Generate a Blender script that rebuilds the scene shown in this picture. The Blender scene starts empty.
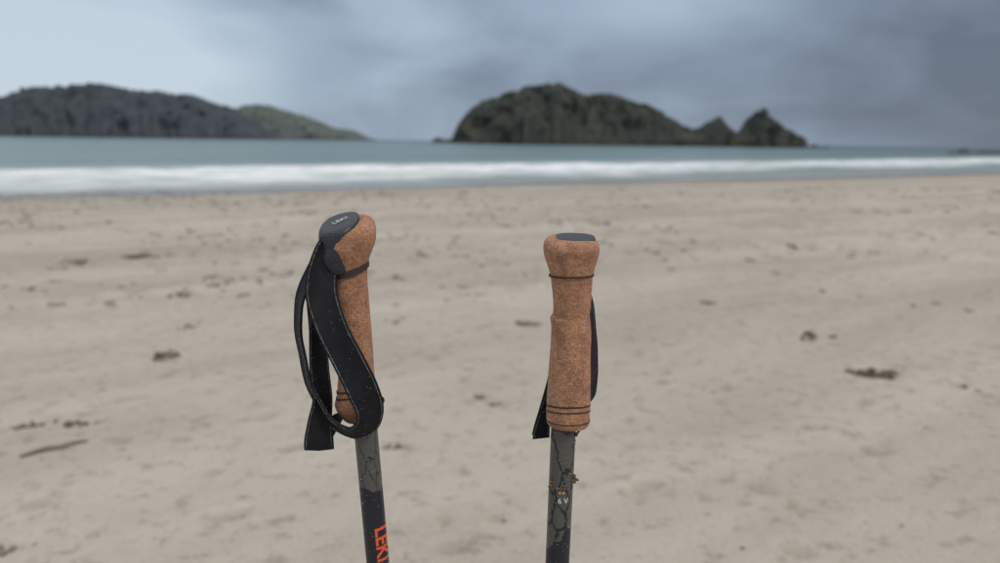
import bpy, math, random
import numpy as np
from mathutils import Vector, Matrix, noise as mnoise

random.seed(7); np.random.seed(7)
scene = bpy.context.scene
scene.view_settings.view_transform = 'Standard'
scene.view_settings.look = 'None'
scene.view_settings.exposure = 0
scene.view_settings.gamma = 1

# ------------------------------------------------------------ helpers
def mat_new(name):
    m = bpy.data.materials.new(name); m.use_nodes = True
    nt = m.node_tree
    b = nt.nodes['Principled BSDF']
    return m, nt, b
def N(nt, t, **kw):
    n = nt.nodes.new(t)
    for k, v in kw.items():
        setattr(n, k, v)
    return n
def math_n(nt, op, a, b=None, c=None, clamp=False):
    n = nt.nodes.new('ShaderNodeMath'); n.operation = op; n.use_clamp = clamp
    for i, v in enumerate((a, b, c)):
        if v is None: continue
        if isinstance(v, (int, float)): n.inputs[i].default_value = v
        else: nt.links.new(v, n.inputs[i])
    return n.outputs[0]
def mixc(nt, fac, a, b, mode='MIX'):
    n = nt.nodes.new('ShaderNodeMix'); n.data_type = 'RGBA'; n.blend_type = mode
    for s, v in ((n.inputs[0], fac), (n.inputs[6], a), (n.inputs[7], b)):
        if isinstance(v, (int, float)): s.default_value = v
        elif isinstance(v, tuple): s.default_value = (*v, 1) if len(v) == 3 else v
        else: nt.links.new(v, s)
    return n.outputs[2]
def ramp(nt, fac, stops, interp='LINEAR'):
    n = nt.nodes.new('ShaderNodeValToRGB'); cr = n.color_ramp; cr.interpolation = interp
    while len(cr.elements) < len(stops): cr.elements.new(0.5)
    for e, (p, c) in zip(cr.elements, stops):
        e.position = p
        e.color = (c, c, c, 1) if isinstance(c, (int, float)) else (*c, 1)
    nt.links.new(fac, n.inputs[0]); return n.outputs[0]
def mrange(nt, v, a, b, c, d, smooth=False):
    n = nt.nodes.new('ShaderNodeMapRange'); n.clamp = True
    if smooth: n.interpolation_type = 'SMOOTHSTEP'
    nt.links.new(v, n.inputs[0])
    for i, x in enumerate((a, b, c, d)): n.inputs[i+1].default_value = x
    return n.outputs[0]
def noise_n(nt, vec, scale, detail=4, rough=0.55, dist=0.0):
    n = nt.nodes.new('ShaderNodeTexNoise'); n.inputs['Scale'].default_value = scale
    n.inputs['Detail'].default_value = detail; n.inputs['Roughness'].default_value = rough
    n.inputs['Distortion'].default_value = dist
    nt.links.new(vec, n.inputs['Vector']); return n.outputs[0]
def mapping(nt, vec, scale=(1,1,1), rot=(0,0,0), loc=(0,0,0)):
    n = nt.nodes.new('ShaderNodeMapping')
    n.inputs['Scale'].default_value = scale; n.inputs['Rotation'].default_value = rot
    n.inputs['Location'].default_value = loc
    nt.links.new(vec, n.inputs[0]); return n.outputs[0]
def bump(nt, h, strength, dist, normal=None):
    n = nt.nodes.new('ShaderNodeBump'); n.inputs['Strength'].default_value = strength
    n.inputs['Distance'].default_value = dist
    nt.links.new(h, n.inputs['Height'])
    if normal is not None: nt.links.new(normal, n.inputs['Normal'])
    return n.outputs[0]

def grid_mesh(name, P):   # P: (ny,nx,3)
    ny, nx = P.shape[:2]
    me = bpy.data.meshes.new(name)
    idx = np.arange(ny*nx).reshape(ny, nx)
    f = np.stack([idx[:-1,:-1], idx[:-1,1:], idx[1:,1:], idx[1:,:-1]], -1).reshape(-1, 4)
    me.vertices.add(ny*nx); me.vertices.foreach_set('co', P.reshape(-1).astype(np.float32))
    me.loops.add(f.size); me.loops.foreach_set('vertex_index', f.reshape(-1).astype(np.int32))
    me.polygons.add(len(f)); me.polygons.foreach_set('loop_start', (np.arange(len(f))*4).astype(np.int32))
    me.polygons.foreach_set('loop_total', np.full(len(f), 4, np.int32))
    me.update(calc_edges=True); me.validate()
    me.polygons.foreach_set('use_smooth', np.ones(len(me.polygons), bool))
    return me
def link(name, me, mat=None, parent=None):
    o = bpy.data.objects.new(name, me); scene.collection.objects.link(o)
    if mat: me.materials.append(mat)
    if parent: o.parent = parent
    return o
def hash2(ix, iy, seed):
    h = (ix*374761393 + iy*668265263 + seed*1442695041) & 0xFFFFFFFF
    h = ((h ^ (h >> 13))*1274126177) & 0xFFFFFFFF
    h = h ^ (h >> 16)
    return (h & 0xFFFF)/65535.0
def vnoise(x, y, seed=0):
    xi = np.floor(x).astype(np.int64); yi = np.floor(y).astype(np.int64)
    fx = x-xi; fy = y-yi
    fx = fx*fx*fx*(fx*(fx*6-15)+10); fy = fy*fy*fy*(fy*(fy*6-15)+10)
    a = hash2(xi, yi, seed); b = hash2(xi+1, yi, seed); c = hash2(xi, yi+1, seed); d = hash2(xi+1, yi+1, seed)
    return ((a*(1-fx)+b*fx)*(1-fy)+(c*(1-fx)+d*fx)*fy)*2-1
def fbm(x, y, oct=4, seed=0, gain=0.5):
    r = 0; a = 1
    for o in range(oct):
        r = r + a*vnoise(x*2**o+o*17.3, y*2**o+o*9.1, seed+o); a *= gain
    return r

# ------------------------------------------------------------ shoreline frame
# shoreline: Y = 42.5 + 0.6 X ; s = distance seaward, t = distance along
SN = (-0.5145, 0.8575); ST = (0.8575, 0.5145); SC = 42.5*0.8575
SEA_Z = -1.2
def s_of(x, y): return x*SN[0] + y*SN[1] - SC
def churn(x, y):
    rough = np.clip(fbm(x/1.8+4, y/1.5, 3, 31)*1.5+0.35, 0, 1)*np.clip((y-4.0)/6, 0, 1)
    return rough*np.clip(fbm(x/0.17, y/0.22, 2, 21), -0.45, 0.7)
def beach_z(x, y):
    s = s_of(x, y)
    z = SEA_Z - 0.033*s
    z = np.where(s < -70, SEA_Z+2.31 + 2.5*(1-np.exp((s+70)/60.0)), z)
    z = np.where(s > 40, SEA_Z-1.32 - 6*(1-np.exp(-(s-40)/100.0)), z)
    fade = np.clip((-s-1)/6, 0, 1)
    d = 0.012*fbm(x/2.6, y/2.2, 3, 3) + 0.008*fbm(x/0.5, y/0.42, 3, 11)*(0.5+0.5*vnoise(x/3, y/3, 5))
    d = d + 0.046*churn(x, y)
    return z + d*fade
dents = []  # x,y,r,depth
rd = random.Random(5)
for k in range(420):
    y = 1.9 + 24*rd.random()**1.3; x = (rd.random()-0.5)*2*0.78*(y+0.8)
    dents.append((x, y, rd.uniform(0.018, 0.055), rd.uniform(0.006, 0.018), rd.uniform(0, 3.14), rd.uniform(1, 2.0)))
for (x0, y0, dx, dy, n) in [(-1.3, 3.6, 0.42, 0.62, 22), (4.5, 6.5, -0.65, 0.25, 14), (-7.0, 9.5, 0.72, 0.12, 20), (1.5, 3.0, 0.55, 0.5, 16), (-6, 13.5, 0.7, -0.1, 24)]:
    for k in range(n):
        q = (k % 2-0.5)*0.22; L = math.hypot(dx, dy)
        dents.append((x0+dx*k-dy/L*q+rd.gauss(0, .07), y0+dy*k+dx/L*q+rd.gauss(0, .07), rd.uniform(.04, .06), rd.uniform(.006, .018), math.atan2(dy, dx)+rd.gauss(0, .3), 1.8))
dents += [(0.60,2.57,0.055,0.020,0.3,1.3),(0.66,2.50,0.03,0.016,0.3,1.3),(-0.47,3.02,0.05,0.020,0.1,1.5),(1.32,3.83,0.05,0.018,0.2,1.3),
          (0.0,3.58,0.05,0.018,0,1.5),(-0.12,3.66,0.05,0.016,0,1.5),(0.25,5.5,0.08,0.016,0,1.7),(2.33,4.1,0.1,0.02,0,1.6),(-1.0,2.35,0.05,0.014,.4,1.8)]
def sand_z(x, y, base=None):
    x = np.asarray(x, float); y = np.asarray(y, float)
    z = beach_z(x, y) if base is None else base.copy()
    for dx, dy, r, dep, an, el in dents:
        m = (np.abs(x-dx) < r*6) & (np.abs(y-dy) < r*6)
        if not m.any(): continue
        c, sn = math.cos(an), math.sin(an)
        u = ((x[m]-dx)*c + (y[m]-dy)*sn)/el; v = -(x[m]-dx)*sn + (y[m]-dy)*c
        q = (u*u+v*v)/(r*r)
        z[m] += -dep*np.exp(-q*q) + 0.40*dep*np.exp(-(np.sqrt(q)-1.5)**2*4)
    return z

# ------------------------------------------------------------ beach
def axis_pts(lo_f, hi_f, step, g, lim_lo, lim_hi):
    a = list(np.arange(lo_f, hi_f, step)); 
    st = step; v = a[-1]
    while v < lim_hi: st *= g; v += st; a.append(v)
    st = step; v = a[0]; b = []
    while v > lim_lo: st *= g; v -= st; b.append(v)
    return np.array(b[::-1]+a)
xs = axis_pts(-3.4, 3.4, 0.026, 1.022, -26000, 26000)
ys = axis_pts(1.6, 7.0, 0.024, 1.013, -3000, 26000)
X, Y = np.meshgrid(xs, ys)
xf, yf = X.ravel(), Y.ravel()
base = beach_z(xf, yf); zz_ = sand_z(xf, yf, base)
hollow = np.clip((base-zz_)/0.014, 0, 1) + np.clip(-churn(xf, yf)*1.6-0.10, 0, 0.6)  # mask for painted shade, so dents and churned sand read in flat light
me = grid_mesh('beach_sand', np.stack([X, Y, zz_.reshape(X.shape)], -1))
at = me.attributes.new('hollow_shade', 'FLOAT', 'POINT'); at.data.foreach_set('value', np.clip(hollow, 0, 1).astype(np.float32))

m_sand, nt, b = mat_new('sand')
tc = N(nt, 'ShaderNodeNewGeometry'); pos = tc.outputs['Position']
mp = mapping(nt, pos, rot=(0, 0, -math.atan2(ST[1], ST[0])))     # x along shore, y seaward
sep = N(nt, 'ShaderNodeSeparateXYZ'); nt.links.new(mp, sep.inputs[0])
n_big = noise_n(nt, mapping(nt, mp, (0.12, 0.5, 0.3)), 1.0, 4, 0.6, 0.4)
n_mid = noise_n(nt, mapping(nt, mp, (0.9, 1.5, 1)), 1.0, 5, 0.62, 0.3)
n_sm = noise_n(nt, pos, 11.0, 5, 0.68)
n_sp = noise_n(nt, mapping(nt, pos, (2.6, 3.2, 1), loc=(5, 2, 0)), 1.0, 5, 0.7)
n_gr2 = noise_n(nt, pos, 75.0, 4, 0.78)
c = mixc(nt, ramp(nt, n_big, [(0.38, 0.0), (0.60, 1.0)]), (0.385, 0.336, 0.280), (0.495, 0.442, 0.378))
c = mixc(nt, ramp(nt, n_mid, [(0.35, 0.24), (0.55, 0.0)]), c, (0.29, 0.248, 0.205))
c = mixc(nt, ramp(nt, n_sm, [(0.34, 0.6), (0.46, 0.0)]), c, (0.23, 0.19, 0.152))
hol = N(nt, 'ShaderNodeAttribute', attribute_name='hollow_shade')
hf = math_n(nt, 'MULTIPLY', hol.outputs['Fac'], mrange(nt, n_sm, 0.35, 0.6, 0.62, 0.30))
c = mixc(nt, hf, c, (0.215, 0.180, 0.146))  # shade of the hollows painted into the sand colour
reg = math_n(nt, 'MULTIPLY', mrange(nt, sep.outputs[1], 4.5, 11.0, 0, 1, True), mrange(nt, noise_n(nt, mapping(nt, mp, (0.25, 0.5, 1)), 1, 3), 0.35, 0.6, 0.3, 1))
c = mixc(nt, math_n(nt, 'MULTIPLY', reg, ramp(nt, n_sp, [(0.56, 0.0), (0.65, 0.7)])), c, (0.20, 0.155, 0.12))
c = mixc(nt, ramp(nt, n_gr2, [(0.33, 0.6), (0.43, 0.0)]), c, (0.14, 0.113, 0.09))
c = mixc(nt, ramp(nt, n_gr2, [(0.60, 0.0), (0.70, 0.45)]), c, (0.64, 0.585, 0.52))
shore = math_n(nt, 'ADD', sep.outputs[1], mrange(nt, noise_n(nt, mapping(nt, mp, (0.08, 0.25, .1)), 1, 3), 0.3, 0.7, -2.5, 2.5))
wet = mrange(nt, shore, SC-8.5, SC-2.5, 0, 1, True)
damp = mrange(nt, shore, SC-22, SC-5, 0, 0.25, True)
c = mixc(nt, damp, c, (0.24, 0.205, 0.172))
c = mixc(nt, math_n(nt, 'MULTIPLY', wet, 0.85), c, (0.12, 0.108, 0.095))
nt.links.new(c, b.inputs['Base Color'])
nt.links.new(mrange(nt, wet, 0, 1, 0.88, 0.20), b.inputs['Roughness'])
b.inputs['Specular IOR Level'].default_value = 0.3
b1 = bump(nt, n_mid, 0.35, 0.03)
b2 = bump(nt, n_sm, 0.8, 0.020, b1)
b3 = bump(nt, n_gr2, 0.7, 0.004, b2)
nt.links.new(b3, b.inputs['Normal'])
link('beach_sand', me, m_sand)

# ------------------------------------------------------------ sea
ss = axis_pts(-2.0, 70.0, 0.35, 1.05, -2.6, 26000)
ts = axis_pts(-60.0, 160.0, 1.0, 1.04, -26000, 26000)
S, T = np.meshgrid(ss, ts)
dec = np.exp(-np.clip(S, 0, None)/260.0)
wob = 3.5*fbm(T/38, S/60, 3, 40)
Zs = 0.05*fbm(S/2.2, T/5.0, 3, 41) + 0.10*fbm(S/8, T/30, 2, 45)
crest = 17 + 0.10*T + wob
Zs = Zs + 0.34*np.exp(-((S-crest)/2.0)**2)*(0.75+0.4*vnoise(T/9, S/30, 46)) + 0.15*np.exp(-((S-crest+9)/1.5)**2)
Zs = Zs + 0.22*np.exp(-((S-crest-26)/3.5)**2)*(0.8+0.5*vnoise(T/25, S/50, 47))
Zs = Zs*dec*np.clip((S+0.5)/7, 0, 1)
PX = (S+SC)*SN[0] + T*ST[0]; PY = (S+SC)*SN[1] + T*ST[1]
me = grid_mesh('sea', np.stack([PX, PY, SEA_Z+Zs], -1)[:, ::-1])
m_sea, nt, b = mat_new('sea_water')
tc = N(nt, 'ShaderNodeNewGeometry'); pos = tc.outputs['Position']
mp = mapping(nt, pos, rot=(0, 0, -math.atan2(ST[1], ST[0])))
sep = N(nt, 'ShaderNodeSeparateXYZ'); nt.links.new(mp, sep.inputs[0])
sd = math_n(nt, 'SUBTRACT', sep.outputs[1], SC)
td = sep.outputs[0]
w1 = noise_n(nt, mapping(nt, mp, (0.035, 0.06, 0.1)), 1, 4, 0.6)
w2 = noise_n(nt, mapping(nt, mp, (0.25, 0.5, 0.4)), 1, 5, 0.65)
sw = math_n(nt, 'ADD', sd, mrange(nt, w1, 0.25, 0.75, -7, 7))
sw = math_n(nt, 'SUBTRACT', sw, math_n(nt, 'MULTIPLY', td, 0.15))
sw = math_n(nt, 'ADD', sw, mrange(nt, w2, 0.25, 0.75, -2.2, 2.2))
foam = ramp(nt, math_n(nt, 'DIVIDE', sw, 60.0), [(0.0, 0.15), (0.05, 0.6), (0.14, 0.75), (0.22, 1.0), (0.31, 0.9), (0.39, 0.2), (0.66, 0.0)])
lace = ramp(nt, noise_n(nt, mapping(nt, mp, (0.30, 1.2, 1)), 1.0, 6, 0.7, 0.6), [(0.38, 0.35), (0.54, 1.0)])
foam = math_n(nt, 'MULTIPLY', foam, lace)
edge = mrange(nt, math_n(nt, 'ADD', sd, mrange(nt, w2, .25, .75, -1.5, 1.5)), -1.0, 2.2, 1, 0)
edge = math_n(nt, 'MULTIPLY', edge, 0.45)
foam = math_n(nt, 'MAXIMUM', foam, edge)
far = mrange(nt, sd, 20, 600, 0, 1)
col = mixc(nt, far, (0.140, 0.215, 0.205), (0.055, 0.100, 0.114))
patch = noise_n(nt, mapping(nt, mp, (0.006, 0.03, .01)), 1, 4, 0.6)
col = mixc(nt, ramp(nt, patch, [(0.4, 0.0), (0.65, 0.5)]), col, (0.050, 0.095, 0.106))
shal = mrange(nt, sd, 0, 10, 0.7, 0)
col = mixc(nt, shal, col, (0.18, 0.18, 0.165))
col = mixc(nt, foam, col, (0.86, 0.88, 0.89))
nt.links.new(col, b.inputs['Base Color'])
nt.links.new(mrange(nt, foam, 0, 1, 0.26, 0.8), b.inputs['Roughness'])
b.inputs['IOR'].default_value = 1.33
h1 = noise_n(nt, mapping(nt, mp, (0.12, 0.45, 0.3)), 1, 6, 0.6)
h2 = noise_n(nt, mapping(nt, mp, (1.2, 3.0, 1)), 1, 4, 0.6)
nb = bump(nt, h1, 0.9, 0.9); nb = bump(nt, h2, 0.6, 0.10, nb)
nt.links.new(nb, b.inputs['Normal'])
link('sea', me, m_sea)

# ------------------------------------------------------------ islands
def island(name, prof, yc, depth, mat, seed, nx=420, ny=120, gully=0.18, ridge_amp=1.0, cliff=0.45, sx=1.0, sz=1.0):
    px = np.array([p[0] for p in prof], float)*sx; ph = np.array([p[1] for p in prof], float)*sz
    x = np.linspace(px[0]-3, px[-1]+3, nx)
    w = np.linspace(-1, 1, ny)
    Xg, W = np.meshgrid(x, w)
    H = np.interp(Xg, px, ph, left=-6, right=-6)
    ht = np.max(ph)
    hw = depth*(0.30+0.70*np.sqrt(np.clip(H, 0, None)/ht))
    cen = depth*0.22*fbm(x/90.0, x*0+seed, 2, seed)
    Yg = yc + cen[None, :] + W*hw
    a = np.abs(W + 0.12*fbm(Xg/30, W*2, 3, seed+3))
    a = np.where(np.abs(W) > 0.95, 1.0, np.minimum(a, 0.985))   # closed skirt all round
    cross = np.clip(1-np.clip(a, 0, 1)**1.5, 0, 1)
    cross = np.where(a < 1, cliff*np.clip((1-a)/0.10, 0, 1)**0.7 + (1-cliff)*cross, 0)
    cross = cross/np.maximum(cross.max(axis=0, keepdims=True), 1e-3)
    g = fbm(Xg/22.0, Yg/40.0, 4, seed+7, 0.55)
    g2 = np.abs(fbm(Xg/14.0+3, Yg/60.0, 4, seed+9, 0.55))
    face = np.clip(a*2.2, 0, 1)
    Zi = H*cross*(1 - gully*np.clip(g2*face*1.6, 0, 1.5)) + H*0.10*g*face*cross
    Zi = Zi + ridge_amp*fbm(Xg/5.0, Yg/5.0, 4, seed+13, 0.65)*np.clip(H/20, 0, 1)*(cross > 0.05)
    Zi = np.where(a >= 1, -8, Zi)
    Yg = Yg + 6*fbm(Xg/18.0, Zi/14.0, 3, seed+21)
    me = grid_mesh(name, np.stack([Xg, Yg, SEA_Z-0.5+Zi], -1))
    return link(name, me, mat)

def island_mat(name, green_d, green_l, rock, rock_amt, sc):
    m, nt, b = mat_new(name)
    g = N(nt, 'ShaderNodeNewGeometry'); pos = g.outputs['Position']
    nrm = N(nt, 'ShaderNodeSeparateXYZ'); nt.links.new(g.outputs['Normal'], nrm.inputs[0])
    pz = N(nt, 'ShaderNodeSeparateXYZ'); nt.links.new(pos, pz.inputs[0])
    n1 = noise_n(nt, pos, 0.05*sc, 6, 0.65)
    n2 = noise_n(nt, pos, 0.28*sc, 5, 0.7)
    col = mixc(nt, ramp(nt, n1, [(0.38, 0), (0.62, 1)]), green_d, green_l)
    col = mixc(nt, ramp(nt, n2, [(0.35, 0.6), (0.55, 0.0)]), col, tuple(v*0.6 for v in green_d))
    nv = noise_n(nt, mapping(nt, pos, (0.12*sc, 0.12*sc, 0.035*sc)), 1, 6, 0.7, 0.5)
    steep = mrange(nt, nrm.outputs[2], 0.25, 0.62, 1, 0)
    low = mrange(nt, pz.outputs[2], 2, 45, 1.0, 0.15)
    rk = math_n(nt, 'MULTIPLY', math_n(nt, 'MULTIPLY', steep, low), ramp(nt, nv, [(0.42, 0), (0.58, 1)]))
    rk = math_n(nt, 'MULTIPLY', rk, rock_amt, clamp=True)
    col = mixc(nt, rk, col, rock)
    tide = mrange(nt, pz.outputs[2], 0.0, 4.5, 0.9, 0)
    col = mixc(nt, tide, col, tuple(v*0.45 for v in rock))
    nt.links.new(col, b.inputs['Base Color']); b.inputs['Roughness'].default_value = 0.95
    b.inputs['Specular IOR Level'].default_value = 0.1
    nb = bump(nt, n2, 1.0, 3.0); nt.links.new(nb, b.inputs['Normal'])
    return m
mi1 = island_mat('hazed_island_bush', (0.054, 0.064, 0.060), (0.086, 0.094, 0.074), (0.132, 0.126, 0.116), 0.9, 1.0)  # muted colours: distance haze is mixed into the surface tones
mi2 = island_mat('hazed_headland_bush', (0.078, 0.092, 0.110), (0.098, 0.112, 0.126), (0.155, 0.162, 0.180), 0.9, 0.7)  # bluish air haze painted into bush and rock colours
mi3 = island_mat('hazed_far_headland_bush', (0.115, 0.136, 0.136), (0.152, 0.176, 0.156), (0.18, 0.18, 0.18), 0.7, 0.6)  # paler still, farther haze painted into the colours

island('rocky_island', [(-66,2.5),(-60,4),(-52,3.5),(-46,17),(-38,27),(-30,35),(-20,40),(-10,44),(10,50),(30,55),(45,59),(56,59),(64,57),(75,52),(90,48),(102,51),(110,50),(130,45),(150,37.5),(170,28),(185,19.5),(193,17),(200,19),(212,24),(222,29),(229,22),(235,16),(242,12),(252,20),(259,30),(262,34),(265,34.5),(268,39),(271,38.5),(273,34),(277,32),(284,29),(290,23),(297,17),(303,12),(307,3)],
       700, 60, mi1, 3, nx=640, ny=150, gully=0.20, ridge_amp=1.3, sx=0.955, sz=1.0)
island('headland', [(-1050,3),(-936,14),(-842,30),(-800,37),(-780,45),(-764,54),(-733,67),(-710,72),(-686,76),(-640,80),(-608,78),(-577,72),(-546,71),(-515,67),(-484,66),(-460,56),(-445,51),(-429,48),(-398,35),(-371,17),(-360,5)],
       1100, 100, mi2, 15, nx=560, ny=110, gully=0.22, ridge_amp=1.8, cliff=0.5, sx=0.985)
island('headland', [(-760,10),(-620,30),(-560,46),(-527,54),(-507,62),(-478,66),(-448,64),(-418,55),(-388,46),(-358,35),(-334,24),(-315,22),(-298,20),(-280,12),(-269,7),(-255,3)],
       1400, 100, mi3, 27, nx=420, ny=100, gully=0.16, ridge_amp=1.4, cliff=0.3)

def rock_reef(name, blobs, mat, seed):
    V, F = [], []
    for (cx, cy, rx, ry, h) in blobs:
        n = 28; m = 9; base = len(V)
        for j in range(m):
            e = j/(m-1)
            for i in range(n):
                a = 2*math.pi*i/n
                rr = (1-e**1.6)+0.001
                q = 1+0.45*mnoise.noise(Vector((math.cos(a)*1.7+cx, math.sin(a)*1.7, e*2+seed)))
                V.append((cx+math.cos(a)*rx*rr*q, cy+math.sin(a)*ry*rr*q, SEA_Z-0.8+(h+0.8)*math.sin(e*1.57)*(1+0.25*mnoise.noise(Vector((a*2, cx, e*3))))))
        for j in range(m-1):
            for i in range(n):
                F.append((base+j*n+i, base+j*n+(i+1)%n, base+(j+1)*n+(i+1)%n, base+(j+1)*n+i))
    me = bpy.data.meshes.new(name); me.from_pydata(V, [], F); me.update()
    return link(name, me, mat)
m_rock, nt, b = mat_new('dark_rock')
g = N(nt, 'ShaderNodeNewGeometry')
nn = noise_n(nt, g.outputs['Position'], 0.8, 6, 0.7)
nt.links.new(ramp(nt, nn, [(0.35, (0.03, 0.03, 0.028)), (0.65, (0.10, 0.095, 0.085))]), b.inputs['Base Color'])
nt.links.new(bump(nt, nn, 1, 1.0), b.inputs['Normal']); b.inputs['Roughness'].default_value = 0.8
rock_reef('rock_reef', [(-62,690,6,6,5),(-52,688,5,5,3.5),(303,700,6,4,2.2),(311,705,5,4,3.4),(321,703,5,3,1.8)], m_rock, 1)
rock_reef('rock_reef', [(205,300,7,3,1.2),(196,300,4,3,1.7),(215,303,9,3,1.5),(190,298,3,2,0.8),(229,300,8,3,1.8)], m_rock, 4)

# ------------------------------------------------------------ beach debris
def quick_ico():
    t = (1+5**.5)/2
    v = np.array([(-1,t,0),(1,t,0),(-1,-t,0),(1,-t,0),(0,-1,t),(0,1,t),(0,-1,-t),(0,1,-t),(t,0,-1),(t,0,1),(-t,0,-1),(-t,0,1)], float)
    v /= np.linalg.norm(v[0])
    f = np.array([(0,11,5),(0,5,1),(0,1,7),(0,7,10),(0,10,11),(1,5,9),(5,11,4),(11,10,2),(10,7,6),(7,1,8),(3,9,4),(3,4,2),(3,2,6),(3,6,8),(3,8,9),(4,9,5),(2,4,11),(6,2,10),(8,6,7),(9,8,1)])
    return v, f
def tri_mesh(name, V, F):
    me = bpy.data.meshes.new(name)
    me.vertices.add(len(V)); me.vertices.foreach_set('co', V.reshape(-1).astype(np.float32))
    me.loops.add(F.size); me.loops.foreach_set('vertex_index', F.reshape(-1).astype(np.int32))
    me.polygons.add(len(F)); me.polygons.foreach_set('loop_start', (np.arange(len(F))*3).astype(np.int32))
    me.polygons.foreach_set('loop_total', np.full(len(F), 3, np.int32))
    me.update(calc_edges=True)
    me.polygons.foreach_set('use_smooth', np.ones(len(F), bool))
    return me
IV, IF = quick_ico()
class Acc:
    def __init__(s): s.V = []; s.F = []; s.n = 0
    def add(s, v, f): s.V.append(v); s.F.append(f+s.n); s.n += len(v)
    def blob(s, p, r, an):
        v = IV*np.array(r)*(1+0.3*np.random.uniform(-1, 1, (12, 1)))
        c, sn = math.cos(an), math.sin(an)
        v = np.stack([v[:,0]*c-v[:,1]*sn, v[:,0]*sn+v[:,1]*c, v[:,2]], 1)+np.array(p)
        s.add(v, IF)
    def strand(s, pts, r):
        pts = np.array(pts); n = len(pts); k = 5; V = []
        for i in range(n):
            t = pts[min(i+1, n-1)]-pts[max(i-1, 0)]; t /= (np.linalg.norm(t)+1e-9)
            u = np.cross(t, (0, 0, 1)); u /= (np.linalg.norm(u)+1e-9); w = np.cross(u, t)
            rr = r*(0.35+0.65*math.sin(math.pi*min(max((i+0.6)/n, 0), 1)))
            for j in range(k):
                a = 2*math.pi*j/k
                V.append(pts[i]+rr*(math.cos(a)*u*1.5+math.sin(a)*w*0.7))
        F = []
        for i in range(n-1):
            for j in range(k):
                a, b_, c_, d_ = i*k+j, i*k+(j+1)%k, (i+1)*k+(j+1)%k, (i+1)*k+j
                F += [(a, b_, c_), (a, c_, d_)]
        s.add(np.array(V), np.array(F))
acc = Acc(); shells = Acc()
def clump(A, x, y, w, d, n, strands=True, an=0.0, hgt=1.0, big=1.0):
    ca, sa = math.cos(an), math.sin(an)
    zc = float(sand_z([x], [y])[0])
    for i in range(n):
        a = random.gauss(0, 0.42)*w/2*1.3; bb = random.gauss(0, 0.42)*d/2*1.3
        px, py = x+a*ca-bb*sa, y+a*sa+bb*ca
        if strands and random.random() < 0.6:
            L = random.uniform(0.2, 0.55)*w; th = an+random.gauss(0, 0.9); pts = []
            xx, yy = px-L/2*math.cos(th), py-L/2*math.sin(th)
            m = 7
            h0 = random.uniform(0.002, 0.010)*hgt
            for k in range(m):
                pts.append((xx, yy, zc+0.002+h0*math.sin(math.pi*k/(m-1))*random.uniform(.6, 1.3)))
                th += random.gauss(0, 0.35); xx += L/m*math.cos(th); yy += L/m*math.sin(th)
            A.strand(pts, random.uniform(0.0025, 0.005)*(0.6+w*3)*big)
        else:
            r = random.uniform(0.06, 0.13)*min(w, 0.3)*big
            A.blob((px, py, zc+r*0.25*hgt), (r*1.5, r, r*0.6*hgt), random.uniform(0, 6.3))
for (x, y, w, d, n, an) in [
    (2.33,4.10,0.22,0.15,34,-0.1),(2.26,4.07,0.12,0.12,14,0),(-0.03,3.57,0.11,0.07,12,0),(-2.33,3.25,0.14,0.07,15,0.2),(-2.10,3.27,0.15,0.05,11,0.3),
    (0.25,5.50,0.24,0.09,18,0),(-0.47,3.02,0.12,0.12,12,0),(1.89,6.17,0.14,0.09,9,-.4),(1.32,3.83,0.08,0.08,6,0),
    (2.1,14.3,0.35,0.35,14,0),(-1.1,9.5,0.25,0.25,12,0),(-4.95,9.4,0.36,0.26,60,0),(-5.6,9.0,0.34,0.12,22,0.2),(-3.14,6.7,0.18,0.18,22,0),(-3.2,6.95,0.10,0.08,8,0),
    (-2.48,5.34,0.10,0.18,16,0),(-2.26,4.5,0.16,0.18,34,0.5),(2.7,3.8,0.10,0.10,6,0),(-0.1,3.7,0.12,0.05,6,0),(-1.67,2.1,0.10,0.05,6,0.3),
    (-0.35,7.1,0.15,0.1,9,0),(3.2,7.9,0.16,0.1,9,0)]:
    clump(acc, x, y, w, d, n, an=an, hgt=1.6, big=1.0)
for off in (0, 0.006):
    p = [(-2.12+off, 2.86, 0), (-2.09+off, 2.90, .004), (-2.05, 2.935, .008), (-2.0+off, 2.96, .009), (-1.97, 3.0, .006), (-1.93+off, 3.04, .001)]
    acc.strand([(a, q, float(sand_z([a], [q])[0])+h+0.004) for a, q, h in p], 0.010)
rr = random.Random(11)
for i in range(3000):
    y = 4.5+28*rr.random()**0.8
    x = (rr.random()-0.5)*2*0.80*(y+1)
    dens = float(fbm(np.array([x/2.5]), np.array([y/2.0]), 3, 77)[0])
    left = 0.38 if x < 0 else -0.08
    if dens+left+rr.gauss(0, 0.3) < 0.20 or y < 6 and rr.random() < 0.8: continue
    w = rr.uniform(0.025, 0.11)*(1+y/22)*(1.5 if rr.random() < 0.12 else 1)
    clump(acc, x, y, w, w*rr.uniform(0.6, 1.2), rr.randint(3, 7), strands=rr.random() < 0.5, hgt=1.4, big=1.15)
for i in range(600):
    y = 1.9+9*rr.random(); x = (rr.random()-0.5)*2*0.8*(y+1); r = rr.uniform(0.002, 0.007)
    shells.blob((x, y, float(sand_z([x], [y])[0])+r*0.3), (r*1.3, r, r*0.5), rr.uniform(0, 6))
m_weed, nt, b = mat_new('dried_seaweed')
g = N(nt, 'ShaderNodeNewGeometry'); nn = noise_n(nt, g.outputs['Position'], 5, 4, 0.7)
nt.links.new(ramp(nt, nn, [(0.35, (0.065, 0.048, 0.034)), (0.5, (0.14, 0.106, 0.075)), (0.65, (0.27, 0.215, 0.16))]), b.inputs['Base Color'])
b.inputs['Roughness'].default_value = 0.75
me = tri_mesh('seaweed_debris', np.concatenate(acc.V), np.concatenate(acc.F)); link('seaweed_debris', me, m_weed)
m_shell, nt, b = mat_new('shell_fragment')
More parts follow.
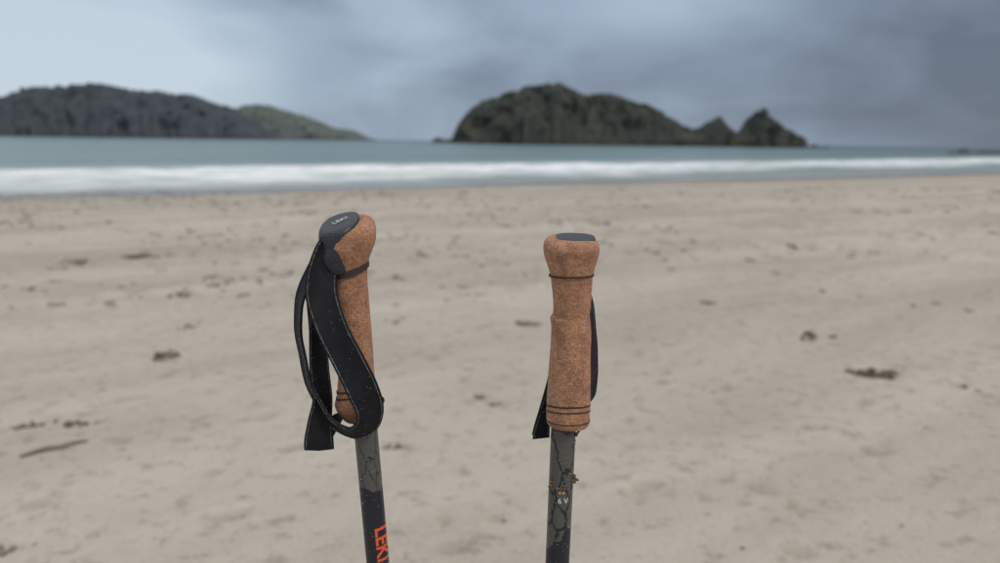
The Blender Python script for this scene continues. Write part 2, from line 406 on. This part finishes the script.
g = N(nt, 'ShaderNodeNewGeometry')
nt.links.new(ramp(nt, g.outputs['Random Per Island'], [(0, (0.08, 0.06, 0.045)), (0.6, (0.2, 0.15, 0.11)), (1, (0.55, 0.5, 0.44))]), b.inputs['Base Color'])
me = tri_mesh('shell_fragments', np.concatenate(shells.V), np.concatenate(shells.F)); link('shell_fragments', me, m_shell)

# ------------------------------------------------------------ pole materials
def obj_coord(nt): return N(nt, 'ShaderNodeTexCoord').outputs['Object']
m_cork, nt, b = mat_new('cork')
oc = obj_coord(nt)
v1 = N(nt, 'ShaderNodeTexVoronoi'); v1.inputs['Scale'].default_value = 560; nt.links.new(oc, v1.inputs['Vector'])
v2 = N(nt, 'ShaderNodeTexVoronoi'); v2.inputs['Scale'].default_value = 1100; nt.links.new(oc, v2.inputs['Vector'])
n1 = noise_n(nt, oc, 1400, 4, 0.7); n2 = noise_n(nt, oc, 70, 4, 0.65)
sepc = N(nt, 'ShaderNodeSeparateColor'); nt.links.new(v1.outputs['Color'], sepc.inputs[0])
c = mixc(nt, sepc.outputs[0], (0.38, 0.165, 0.084), (0.58, 0.300, 0.172))
c = mixc(nt, ramp(nt, n2, [(0.38, 0.65), (0.56, 0)]), c, (0.24, 0.10, 0.05))
c = mixc(nt, ramp(nt, n1, [(0.33, 0.9), (0.42, 0)]), c, (0.07, 0.028, 0.015))
c = mixc(nt, ramp(nt, n1, [(0.57, 0.0), (0.66, 0.8)]), c, (0.82, 0.58, 0.41))
nt.links.new(c, b.inputs['Base Color']); b.inputs['Roughness'].default_value = 0.70
b.inputs['Specular IOR Level'].default_value = 0.4
h = math_n(nt, 'ADD', n1, math_n(nt, 'MULTIPLY', v2.outputs['Distance'], 0.6))
nt.links.new(bump(nt, h, 1.0, 0.0011), b.inputs['Normal'])

m_plastic, nt, b = mat_new('black_plastic')
oc = obj_coord(nt); n1 = noise_n(nt, oc, 900, 3, 0.7)
c = ramp(nt, n1, [(0.4, (0.010, 0.012, 0.016)), (0.72, (0.04, 0.045, 0.055))])
c = mixc(nt, ramp(nt, n1, [(0.66, 0), (0.72, 0.5)]), c, (0.35, 0.31, 0.27))
nt.links.new(c, b.inputs['Base Color'])
b.inputs['Roughness'].default_value = 0.42
nt.links.new(bump(nt, n1, 0.35, 0.0003), b.inputs['Normal'])
m_ring, nt, b = mat_new('dark_rubber_band'); b.inputs['Base Color'].default_value = (0.03, 0.022, 0.018, 1); b.inputs['Roughness'].default_value = 0.7
m_strap, nt, b = mat_new('webbing')
oc = obj_coord(nt)
wv = N(nt, 'ShaderNodeTexWave'); wv.bands_direction = 'DIAGONAL'; wv.inputs['Scale'].default_value = 420; wv.inputs['Distortion'].default_value = 1.0
nt.links.new(oc, wv.inputs['Vector'])
n1 = noise_n(nt, oc, 1800, 3, 0.7); n2 = noise_n(nt, oc, 120, 3, 0.6)
c = mixc(nt, wv.outputs['Fac'], (0.0025, 0.003, 0.0045), (0.009, 0.010, 0.014))
c = mixc(nt, ramp(nt, n2, [(0.42, 0), (0.7, 0.35)]), c, (0.020, 0.023, 0.030))
c = mixc(nt, ramp(nt, n1, [(0.67, 0), (0.73, 0.7)]), c, (0.16, 0.155, 0.15))
nt.links.new(c, b.inputs['Base Color']); b.inputs['Roughness'].default_value = 0.6
b.inputs['Specular IOR Level'].default_value = 0.25
nt.links.new(bump(nt, math_n(nt, 'ADD', wv.outputs['Fac'], n1), 0.6, 0.0004), b.inputs['Normal'])
m_stitch, nt, b = mat_new('stitching')
oc = obj_coord(nt); n1 = noise_n(nt, oc, 700, 2, 0.6)
nt.links.new(ramp(nt, n1, [(0.42, (0.02, 0.022, 0.026)), (0.60, (0.16, 0.165, 0.18))]), b.inputs['Base Color']); b.inputs['Roughness'].default_value = 0.8

def shaft_mat(name, zc, slant, lw):
    m, nt, b = mat_new(name)
    oc = obj_coord(nt); sp = N(nt, 'ShaderNodeSeparateXYZ'); nt.links.new(oc, sp.inputs[0])
    cut = math_n(nt, 'ADD', sp.outputs[2], math_n(nt, 'MULTIPLY', sp.outputs[0], slant))
    cut = math_n(nt, 'ADD', cut, mrange(nt, noise_n(nt, oc, 45, 2), 0.3, 0.7, -0.008, 0.008))
    low = mrange(nt, cut, zc-0.0004, zc+0.0004, 1, 0)
    wob = N(nt, 'ShaderNodeTexNoise'); wob.inputs['Scale'].default_value = 120; nt.links.new(oc, wob.inputs['Vector'])
    vm = N(nt, 'ShaderNodeVectorMath', operation='MULTIPLY_ADD'); nt.links.new(wob.outputs['Color'], vm.inputs[0]); vm.inputs[1].default_value = (.006, .006, .006); nt.links.new(oc, vm.inputs[2])
    vo = N(nt, 'ShaderNodeTexVoronoi'); vo.feature = 'DISTANCE_TO_EDGE'; vo.inputs['Scale'].default_value = 1.0
    nt.links.new(mapping(nt, vm.outputs[0], (75, 75, 32), rot=(0.35, 0.4, 0)), vo.inputs['Vector'])
    ln = mrange(nt, vo.outputs['Distance'], lw, lw+0.02, 0.95, 0)
    fine = noise_n(nt, oc, 1500, 3, 0.7)
    c = mixc(nt, ramp(nt, fine, [(0.35, 0), (0.7, 1)]), (0.062, 0.062, 0.060), (0.112, 0.109, 0.101))
    c = mixc(nt, ln, c, (0.012, 0.012, 0.014))
    c = mixc(nt, low, c, (0.010, 0.013, 0.022))
    c = mixc(nt, ramp(nt, fine, [(0.67, 0), (0.73, 0.7)]), c, (0.42, 0.37, 0.31))
    nt.links.new(c, b.inputs['Base Color']); b.inputs['Roughness'].default_value = 0.42
    b.inputs['Metallic'].default_value = 0.1
    nt.links.new(bump(nt, fine, 0.25, 0.0002), b.inputs['Normal'])
    return m
m_shaftL = shaft_mat('shaft_paint_a', -0.200, 0.5, 0.01)
m_shaftR = shaft_mat('shaft_paint_b', -0.236, -0.5, 0.035)
m_orange, nt, b = mat_new('orange_print'); b.inputs['Base Color'].default_value = (0.72, 0.10, 0.025, 1); b.inputs['Roughness'].default_value = 0.4
m_white, nt, b = mat_new('pale_print'); b.inputs['Base Color'].default_value = (0.55, 0.56, 0.56, 1)
m_gold, nt, b = mat_new('gold_print'); b.inputs['Base Color'].default_value = (0.45, 0.28, 0.10, 1)
m_grain, nt, b = mat_new('sand_grain'); b.inputs['Roughness'].default_value = 0.35
g = N(nt, 'ShaderNodeNewGeometry')
nt.links.new(ramp(nt, g.outputs['Random Per Island'], [(0.0, (0.25, 0.13, 0.07)), (0.4, (0.6, 0.46, 0.34)), (1.0, (0.85, 0.80, 0.74))]), b.inputs['Base Color'])
m_mud, nt, b = mat_new('stuck_debris')
n1 = noise_n(nt, obj_coord(nt), 900, 3, .7)
nt.links.new(ramp(nt, n1, [(0.4, (0.04, 0.025, 0.015)), (0.6, (0.22, 0.14, 0.09))]), b.inputs['Base Color']); b.inputs['Roughness'].default_value = 0.9
m_metal, nt, b = mat_new('carbide_tip'); b.inputs['Base Color'].default_value = (0.4, 0.4, 0.42, 1); b.inputs['Metallic'].default_value = 1; b.inputs['Roughness'].default_value = 0.35

# ------------------------------------------------------------ pole geometry
def cr(P, k):
    P = np.array(P, float); n = len(P)
    Q = np.vstack([2*P[0]-P[1], P, 2*P[-1]-P[-2]]); out = []
    for i in range(n-1):
        p0, p1, p2, p3 = Q[i], Q[i+1], Q[i+2], Q[i+3]
        for j in range(k):
            t = j/k
            out.append(0.5*((2*p1)+(-p0+p2)*t+(2*p0-5*p1+4*p2-p3)*t*t+(-p0+3*p1-3*p2+p3)*t**3))
    out.append(P[-1]); return np.array(out)
def loft(name, rows, mat, parent, k=6, seg=72, ex=2.2, smooth=True, lump=0.0):
    """rows: z,cx,cy,rx,ry,kx,ky (kx,ky shear the ring height)"""
    R = cr(rows, k) if k > 1 else np.array(rows, float)
    V = []
    for (z, cx, cy, rx, ry, kx, ky) in R:
        for i in range(seg):
            a = 2*math.pi*i/seg; ca, sa = math.cos(a), math.sin(a)
            x = math.copysign(abs(ca)**(2/ex), ca)*max(rx, 1e-5); y = math.copysign(abs(sa)**(2/ex), sa)*max(ry, 1e-5)
            if lump:
                q = 1+lump*mnoise.noise(Vector((x*90, y*90, z*60)))+lump*0.5*mnoise.noise(Vector((x*400, y*400, z*400))); x *= q; y *= q
            V.append((cx+x, cy+y, z+kx*x+ky*y))
    F = []
    n = len(R)
    for j in range(n-1):
        for i in range(seg):
            F.append((j*seg+i, (j+1)*seg+i, (j+1)*seg+(i+1) % seg, j*seg+(i+1) % seg))
    F.append(tuple(range(seg))); F.append(tuple(reversed(range((n-1)*seg, n*seg))))
    me = bpy.data.meshes.new(name); me.from_pydata(V, [], F); me.update()
    for p in me.polygons: p.use_smooth = smooth and len(p.vertices) == 4
    return link(name, me, mat, parent)
def ribbon(name, pts, parent, width=0.017, th=0.0018, k=10, stitch=True):
    """pts: x,y,z(mm), phi deg, widthscale"""
    R = cr(pts, k); C = R[:, :3]/1000; ph = np.radians(R[:, 3]); ws = R[:, 4]
    n = len(C); T = np.gradient(C, axis=0); T /= np.linalg.norm(T, axis=1)[:, None]
    yv = np.array([0, 1.0, 0])
    V = []; F = []; SV = [[], [], []]
    prof = [(-1, 0), (-0.97, .7), (-0.86, 1), (-0.80, 0.75), (0, 0.85), (0.80, .75), (0.86, 1), (0.97, .7), (1, 0), (0.97, -.7), (0.86, -1), (0.8, -.75), (0, -.85), (-0.8, -.75), (-0.86, -1), (-0.97, -.7)]
    K = len(prof)
    prev = None
    for i in range(n):
        p = np.cross(T[i], yv); l = np.linalg.norm(p)
        p = p/l if l > 0.15 else prev
        if prev is not None and np.dot(p, prev) < 0 and l < 0.4: p = -p
        prev = p
        w = math.cos(ph[i])*p+math.sin(ph[i])*yv
        w -= T[i]*np.dot(w, T[i]); w /= np.linalg.norm(w)
        nn = np.cross(w, T[i])
        wav = 0.0006*mnoise.noise(Vector((i*0.11, ph[i], len(pts))))
        for (a, q) in prof:
            cup = 0.0013*ws[i]*(a*a-0.4)*mnoise.noise(Vector((i*0.045, 7.7, len(pts)*1.3)))*2+wav
            V.append(C[i]+w*a*width/2*ws[i]+nn*(q*th/2+cup))
        for si, a in enumerate((-0.84, 0.84)):
            cup = 0.0013*ws[i]*(a*a-0.4)*mnoise.noise(Vector((i*0.045, 7.7, len(pts)*1.3)))*2+wav
            for j, (da, dn) in enumerate(((-.03, 1.0), (0, 1.35), (.03, 1.0), (0.03, -1.0), (0, -1.35), (-0.03, -1.0))):
                SV[si].append(C[i]+w*(a+da)*width/2*ws[i]+nn*(dn*th/2+cup))
    for i in range(n-1):
        for j in range(K):
            F.append((i*K+j, (i+1)*K+j, (i+1)*K+(j+1) % K, i*K+(j+1) % K))
    F.append(tuple(range(K))); F.append(tuple(reversed(range((n-1)*K, n*K))))
    me = bpy.data.meshes.new(name); me.from_pydata([tuple(v) for v in V], [], F); me.update()
    for p in me.polygons: p.use_smooth = True
    o = link(name, me, m_strap, parent)
    if stitch:
        VV = []; FF = []
        for si in (0, 1):
            b0 = len(VV); VV += [tuple(v) for v in SV[si]]
            for i in range(n-1):
                for j in range(6): FF.append((b0+i*6+j, b0+(i+1)*6+j, b0+(i+1)*6+(j+1) % 6, b0+i*6+(j+1) % 6))
        me = bpy.data.meshes.new(name+'_stitching'); me.from_pydata(VV, [], FF); me.update()
        link(name+'_stitching', me, m_stitch, parent)
    return o
def ring(name, parent, z, cx, cy, rx, ry, kx, ky, h=0.0012, proud=0.0004, mat=None):
    rows = [(z-h, cx, cy, rx-0.001, ry-0.001, kx, ky), (z-h, cx, cy, rx+proud, ry+proud, kx, ky), (z, cx, cy, rx+proud, ry+proud, kx, ky), (z, cx, cy, rx-0.001, ry-0.001, kx, ky)]
    return loft(name, rows, mat or m_ring, parent, k=1, smooth=False)
def grains(name, objs, parent, count, rmin, rmax, mat, zmin=-0.3):
    A = Acc()
    for o, share in objs:
        me = o.data; pol = [p for p in me.polygons if len(p.vertices) == 4 and p.center.z > zmin]
        ar = [p.area for p in pol]
        for p in random.choices(pol, ar, k=int(count*share)):
            v = [me.vertices[i].co for i in p.vertices]; a, c_ = random.random(), random.random()
            q = v[0].lerp(v[1], a).lerp(v[3].lerp(v[2], a), c_)
            r = random.uniform(rmin, rmax)*(1.6 if random.random() < 0.06 else 1)
            q = q+p.normal*r*0.25
            A.blob(tuple(q), (r, r*random.uniform(.6, 1), r*random.uniform(.5, 1)), random.uniform(0, 6))
    me = tri_mesh(name, np.concatenate(A.V), np.concatenate(A.F))
    me.polygons.foreach_set('use_smooth', np.zeros(len(me.polygons), bool))
    return link(name, me, mat, parent)
def wrap_text(name, body, size, parent, mat, zpos, ang, r, rot=-90):
    cu = bpy.data.curves.new(name, 'FONT'); cu.body = body; cu.size = size; cu.align_x = 'LEFT'; cu.align_y = 'CENTER'
    cu.resolution_u = 3; cu.offset = size*0.02
    o = bpy.data.objects.new(name+'_tmp', cu); scene.collection.objects.link(o)
    dg = bpy.context.evaluated_depsgraph_get(); dg.update()
    me = bpy.data.meshes.new_from_object(o.evaluated_get(dg)); bpy.data.objects.remove(o)
    me.name = name
    import bmesh
    bm = bmesh.new(); bm.from_mesh(me)
    bmesh.ops.triangulate(bm, faces=bm.faces[:])
    bmesh.ops.subdivide_edges(bm, edges=bm.edges[:], cuts=3, use_grid_fill=True)
    bm.to_mesh(me); bm.free()
    cr_, sr_ = math.cos(math.radians(rot)), math.sin(math.radians(rot))
    for v in me.vertices:
        x = v.co.x*cr_-v.co.y*sr_; z = v.co.x*sr_+v.co.y*cr_
        a = math.radians(ang)+x/r
        v.co = (r*math.sin(a), -r*math.cos(a), zpos+z)
    return link(name, me, mat, parent)
def frame(name, top, bottom, rotz=0):
    e = bpy.data.objects.new(name, None); scene.collection.objects.link(e)
    up = (Vector(top)-Vector(bottom)).normalized()
    x = Vector((1, 0, 0)); x = (x-up*x.dot(up)).normalized(); y = up.cross(x)
    M = Matrix((x, y, up)).transposed().to_4x4(); M.translation = Vector(top)
    e.matrix_world = M; e.empty_display_size = 0.05
    return e
def lower_parts(par, L, m_sh):
    c = lambda z, r: (z, 0, 0, r, r, 0, 0)
    loft('lock_lever_collar', [c(-0.52, .0098), c(-0.521, .0118), c(-0.553, .0118), c(-0.555, .009)], m_plastic, par, k=1, ex=2)
    loft('lock_lever', [(-0.524, .0135, 0, .003, .006, 0, 0), (-0.530, .0145, 0, .004, .007, 0, 0), (-0.549, .0145, 0, .003, .006, 0, 0)], m_orange, par, k=3)
    loft('middle_shaft', [c(-0.555, .0080), c(-0.88, .0080)], m_ring, par, k=1, ex=2)
    loft('lower_lock_collar', [c(-0.88, .0082), c(-0.881, .0105), c(-0.91, .0105), c(-0.912, .008)], m_plastic, par, k=1, ex=2)
    loft('lower_shaft', [c(-0.912, .0068), c(-L+0.06, .0066)], m_shaftL, par, k=1, ex=2)
    zb = -L+0.07
    loft('basket', [c(zb+.02, .008), c(zb+.006, .011), c(zb+.003, .030), c(zb, .031), c(zb-.002, .010), c(zb-.012, .008)], m_plastic, par, k=1, ex=2)
    loft('tip', [c(zb-.012, .0075), c(zb-.05, .005), c(zb-.07, .0045), c(zb-.078, .0015)], m_metal, par, k=1, ex=2)

# ---- left pole
topL = (-0.1105, 0.4978, 1.2370); botL = (-0.0942, 0.4978, 0.9691)
pl = frame('trekking_pole', topL, botL)
kx, ky = 0.10, 0.26
hL = [(-.147,-.001,0,.0094,.0094,0,0),(-.145,-.003,0,.0120,.0125,.0,0),(-.141,-.0035,0,.0135,.0135,0.1,0),(-.132,-.006,0,.0150,.0155,.12,0),(-.124,-.0045,0,.0142,.0150,.05,0),(-.105,-.0028,0,.0130,.0146,0,0),(-.077,-.002,0,.0125,.0142,0,0),
      (-.054,-.0015,0,.0122,.0137,0,0),(-.036,-.0005,0,.0116,.0134,0,0),(-.027,.0006,0,.0119,.0145,.05,.05),(-.020,.0016,0,.0140,.0172,.08,.1),(-.013,.0016,0,.0176,.0200,.1,.16),(-.006,.0012,0,.0190,.0215,kx,ky),(-.001,.0010,0,.0187,.0208,kx,ky),(.0025,.0008,0,.0165,.0190,kx,ky),(.0042,.0008,0,.012,.014,kx,ky),(.0047,.0005,0,.004,.005,kx,ky)]
gL = loft('cork_grip', hL, m_cork, pl, lump=0.025)
kw, kv = 0.16, 0.32
loft('top_cap', [(-.0075,-.0052,-.0035,.0138,.0170,kw,kv),(-.0015,-.0052,-.0035,.0142,.0176,kw,kv),(.0034,-.0048,-.003,.0140,.0172,kw,kv),(.0050,-.0045,-.003,.0128,.0156,kw,kv),(.0055,-.0042,-.003,.0100,.0130,kw,kv),(.0056,-.0042,-.003,.003,.004,kw,kv)], m_plastic, pl, k=4, ex=2.4)
loft('strap_slot', [(-.030,-.006,-.004,.0085,.0125,.1,.1),(-.022,-.0085,-.006,.0100,.0135,.15,.2),(-.014,-.0085,-.006,.0115,.0150,.2,.28),(-.006,-.0065,-.004,.0128,.0165,.2,.32)], m_plastic, pl, k=4)
ring('grip_band', pl, -0.0275, .0006, 0, .0121, .0148, .25, .1, h=.0045)
ring('lower_grip_band', pl, -0.120, -.0043, 0, .0143, .0151, .15, -.1, h=.0012)
ring('lower_grip_band_2', pl, -0.125, -.0048, 0, .0146, .0152, .15, -.1, h=.0012)
c_ = lambda z, r: (z, 0, 0, r, r, 0, 0)
sL = loft('upper_shaft', [c_(-.12, .0089)]+[c_(-.12-.02*i, .0089) for i in range(1, 21)]+[c_(-.525, .0089)], m_shaftL, pl, k=1, ex=2)
lower_parts(pl, 1.235, m_shaftL)
wrap_text('printed_lettering', 'LEKI', 0.0160, pl, m_orange, -0.233, 44, 0.0091)
cu = bpy.data.curves.new('cap_lettering', 'FONT'); cu.body = 'LEKI'; cu.size = 0.0065; cu.align_x = 'CENTER'; cu.align_y = 'CENTER'; cu.extrude = 0.0001
co = bpy.data.objects.new('cap_lettering', cu); scene.collection.objects.link(co); cu.materials.append(m_white); co.parent = pl
nx = Vector((-kw, -kv, 1)).normalized(); ax = Vector((0.75, 0.6, 0)); ax = (ax-nx*ax.dot(nx)).normalized(); ay = nx.cross(ax)
M = Matrix((ax, ay, nx)).transposed().to_4x4(); M.translation = Vector((-.0042, -.003, .0061)); co.matrix_local = M
A1 = [(-7,-12,-6,30,1.0),(-12,-16,-15,30,1.15),(-16.5,-19,-30,22,1.25),(-17.5,-21,-46,10,1.32),(-11.5,-23.5,-69,-4,1.40),(-1.5,-25,-93,-6,1.45),(6.0,-25,-114,2,1.40),(9.3,-22,-131,16,1.2),(5.5,-20,-144,30,1.1),(-5,-17,-150,38,1.0),(-17,-14,-147,46,.95),(-27,-12,-136,54,.9),(-35,-10,-118,56,.95),(-39.5,-8,-96,58,.95),(-41,-7,-72,58,.95),(-37,-8,-49,56,.95),(-28,-9,-31,50,.95),(-18,-9,-18,46,.9),(-9,-6,-10,40,.8)]
rL1 = ribbon('strap_loop', A1, pl)
A2 = [(-8,-4,-12,60,.7),(-19,-6,-27,55,.9),(-25,-8,-46,48,.95),(-26,-9,-72,46,.9),(-28,-10,-100,40,.9),(-27.5,-10,-124,34,.9),(-31,-11,-142,20,1.05),(-33,-12,-156,12,1.25),(-34,-11,-165,10,1.3)]
rL2 = ribbon('strap_tail', A2, pl)
A3 = [(8,-8,-127,60,.6),(12,4,-136,80,.6),(4,13,-144,80,.6),(-10,12,-146,70,.6),(-20,4,-146,50,.7),(-29,-7,-153,30,.9),(-35,-9,-162,20,1.0)]
rL3 = ribbon('strap_under', A3, pl)
grains('sand_grains', [(gL, 0.76), (rL1, 0.07), (rL2, 0.03), (sL, .14)], pl, 2400, .00013, .00031, m_grain)

# ---- right pole
topR = (0.0515, 0.4959, 1.2303); botR = (0.0486, 0.4959, 0.9725)
pr = frame('trekking_pole', topR, botR)
hR = [(-.1475,.003,0,.0105,.0105,0,0),(-.1465,.003,0,.0150,.0150,0,0),(-.1423,.003,0,.0163,.0165,.03,0),(-.126,.0028,0,.0161,.0168,0,0),(-.106,.0025,0,.0157,.0165,0,0),(-.090,.0024,0,.0151,.0160,0,0),(-.0753,.0023,0,.0147,.0156,0,0),(-.0655,.0019,0,.0144,.0152,0,0),
      (-.0605,.0012,0,.0146,.0150,0,0),(-.0565,.0018,0,.0133,.0142,0,0),(-.0485,.002,0,.0138,.0146,0,0),(-.0373,.0015,0,.0145,.0155,0,0),(-.027,.0008,0,.0152,.0172,0,0),(-.0188,.0003,.001,.0174,.0200,0,0),(-.0114,0,.002,.0195,.0225,.0,.05),(-.0045,0,.002,.0201,.0235,.0,.08),(-.0008,0,.002,.0190,.0222,0,.08),(.0012,0,.002,.0160,.0195,0,.08),(.0018,0,.002,.010,.013,0,.08),(.0018,0,.002,.002,.002,0,.08)]
hR = [((r[0]*0.955,)+tuple(r[1:])) for r in hR]
gR = loft('cork_grip', hR, m_cork, pr, lump=0.025)
loft('top_cap', [(-.001,.003,.005,.0142,.0125,0,.09),(.0020,.003,.005,.0142,.0125,0,.09),(.0026,.003,.005,.0132,.0115,0,.09),(.0029,.003,.005,.010,.009,0,.09),(.0030,.003,.005,.002,.003,0,.09)], m_plastic, pr, k=4, ex=2.6)
ring('grip_band', pr, -0.0245, .0006, .0002, .0155, .0178, .05, -.08, h=.0012, proud=.0009)
ring('lower_grip_band', pr, -0.1240, .0028, 0, .0160, .0168, .03, -.22, h=.0011, proud=.0006)
ring('lower_grip_band_2', pr, -0.1285, .0028, 0, .0161, .0167, .03, -.22, h=.0009, proud=.0006)
ring('grip_base_band', pr, -0.1360, .0030, 0, .0162, .0164, .02, -.10, h=.0009, proud=.0005)
sR = loft('upper_shaft', [c_(-.12, .0094)]+[c_(-.12-.02*i, .0094) for i in range(1, 21)]+[c_(-.525, .0094)], m_shaftR, pr, k=1, ex=2)
lower_parts(pr, 1.225, m_shaftR)
wrap_text('small_label', '\u2022\u2022', 0.008, pr, m_gold, -0.193, -18, 0.0096, rot=0)
wrap_text('small_label_2', '6 V', 0.0062, pr, m_white, -0.1995, -18, 0.0096, rot=0)
B1 = [(2,17,-24,80,.8),(10,18,-32,75,.9),(16.5,17,-46,70,.9),(20,15,-66,65,.95),(21.5,14,-88,60,1.0),(22,13,-110,58,1.0),(20.5,13,-124,60,.9),(15,16,-133,75,.8),(3,19,-139,85,.8),(-8,17,-138,70,.8),(-14,13,-138,45,.8),(-15.5,11,-147,32,.85),(-16,10,-157,28,.9)]
rR = ribbon('strap_loop', B1, pr)
B2 = [(-2,17,-26,80,.8),(-6,17,-60,80,.7),(-8,18,-96,80,.7),(-12,15,-122,60,.8),(-15,12,-140,40,.8),(-17,9,-154,28,.9)]
rR2 = ribbon('strap_tail', B2, pr)
grains('sand_grains', [(gR, 0.85), (rR, 0.05), (sR, .1)], pr, 3800, .00013, .00034, m_grain)
A = Acc()
for (x, y, z, n, sp_) in [(.009,-.004,-.146,14,.0022),(.0075,-.006,-.154,8,.0018),(.010,-.004,-.184,12,.0020),(-.008,-.006,-.186,10,.0022),(-.003,-.009,-.189,7,.0016),(.002,-.0095,-.186,5,.002)]:
    for i in range(n):
        r = random.uniform(.0006, .0016)
        A.blob((x+random.gauss(0, sp_*.5), y+random.gauss(0, sp_*.25), z+random.gauss(0, sp_)), (r, r*.8, r*.8), random.uniform(0, 6))
link('stuck_sand_clumps', tri_mesh('stuck_sand_clumps', np.concatenate(A.V), np.concatenate(A.F)), m_mud, pr)

# ------------------------------------------------------------ world
w = bpy.data.worlds.new('sky'); scene.world = w; w.use_nodes = True
nt = w.node_tree; nt.nodes.clear()
out = nt.nodes.new('ShaderNodeOutputWorld'); bg = nt.nodes.new('ShaderNodeBackground')
SUN_EL, SUN_AZ = math.radians(48), math.radians(128)   # azimuth from +Y toward +X
sky = N(nt, 'ShaderNodeTexSky'); sky.sky_type = 'NISHITA'; sky.sun_disc = False
sky.sun_elevation = SUN_EL; sky.sun_rotation = SUN_AZ
tc = nt.nodes.new('ShaderNodeTexCoord'); d = tc.outputs['Generated']
sp = nt.nodes.new('ShaderNodeSeparateXYZ'); nt.links.new(d, sp.inputs[0])
n1 = noise_n(nt, mapping(nt, d, (2.2, 2.2, 5.0), rot=(0, 0.25, 0), loc=(0.3, 0, 0.2)), 1.0, 3, 0.5, 0.2)
n2 = noise_n(nt, mapping(nt, d, (5.0, 5.0, 11.0), rot=(0, -0.2, 0), loc=(3.1, 1, 0)), 1.0, 5, 0.52, 0.4)
az = mrange(nt, sp.outputs[0], -0.62, 0.62, 0.88, 0.12)
v = math_n(nt, 'ADD', az, mrange(nt, n1, 0.3, 0.7, -0.14, 0.14))
v = math_n(nt, 'ADD', v, mrange(nt, n2, 0.3, 0.7, -0.17, 0.17))
def lobe(cx, cz, rx, rz, amp):
    a = math_n(nt, 'DIVIDE', math_n(nt, 'SUBTRACT', sp.outputs[0], cx), rx)
    b_ = math_n(nt, 'DIVIDE', math_n(nt, 'SUBTRACT', sp.outputs[2], cz), rz)
    q = math_n(nt, 'SQRT', math_n(nt, 'ADD', math_n(nt, 'MULTIPLY', a, a), math_n(nt, 'MULTIPLY', b_, b_)))
    q = math_n(nt, 'ADD', q, mrange(nt, n2, 0.3, 0.7, -0.25, 0.25))
    return mrange(nt, q, 0, 1.15, amp, 0, True)
for L in [(0.24, 0.185, 0.26, 0.07, 0.40), (-0.46, 0.09, 0.28, 0.10, 0.24), (-0.30, 0.20, 0.16, 0.06, -0.16), (0.02, 0.09, 0.25, 0.06, -0.06), (0.52, 0.14, 0.22, 0.12, -0.10)]:
    v = math_n(nt, 'ADD', v, lobe(*L))
cloud = ramp(nt, v, [(0.0, (0.135, 0.165, 0.222)), (0.35, (0.215, 0.270, 0.355)), (0.65, (0.345, 0.435, 0.545)), (1.0, (0.55, 0.65, 0.745))])
zen = mrange(nt, sp.outputs[2], 0.24, 0.75, 0, 1, True)
cloud = mixc(nt, zen, cloud, (0.86, 0.88, 0.90))
nish = mixc(nt, 1.0, sky.outputs[0], (0.10, 0.10, 0.10), 'MULTIPLY')
colr = mixc(nt, 0.93, nish, cloud)
nt.links.new(colr, bg.inputs[0]); bg.inputs[1].default_value = 1.0
nt.links.new(bg.outputs[0], out.inputs[0])

sun = bpy.data.lights.new('sun', 'SUN'); sun.energy = 1.45; sun.angle = math.radians(12); sun.color = (1.0, 0.95, 0.88)
so = bpy.data.objects.new('sun', sun); scene.collection.objects.link(so)
dirv = Vector((math.sin(SUN_AZ)*math.cos(SUN_EL), math.cos(SUN_AZ)*math.cos(SUN_EL), math.sin(SUN_EL)))
so.rotation_euler = dirv.to_track_quat('Z', 'Y').to_euler(); so.location = dirv*50

# ------------------------------------------------------------ camera
cd = bpy.data.cameras.new('camera'); cam = bpy.data.objects.new('camera', cd); scene.collection.objects.link(cam)
cd.sensor_width = 36; cd.lens = 25.0; cd.clip_start = 0.02; cd.clip_end = 60000
cam.matrix_world = Matrix.Translation((0, 0, 1.30)) @ Matrix.Rotation(math.radians(90-11.44), 4, 'X') @ Matrix.Rotation(math.radians(0.8), 4, 'Z')
cd.dof.use_dof = True; cd.dof.focus_distance = 0.515; cd.dof.aperture_fstop = 5.0
scene.camera = cam
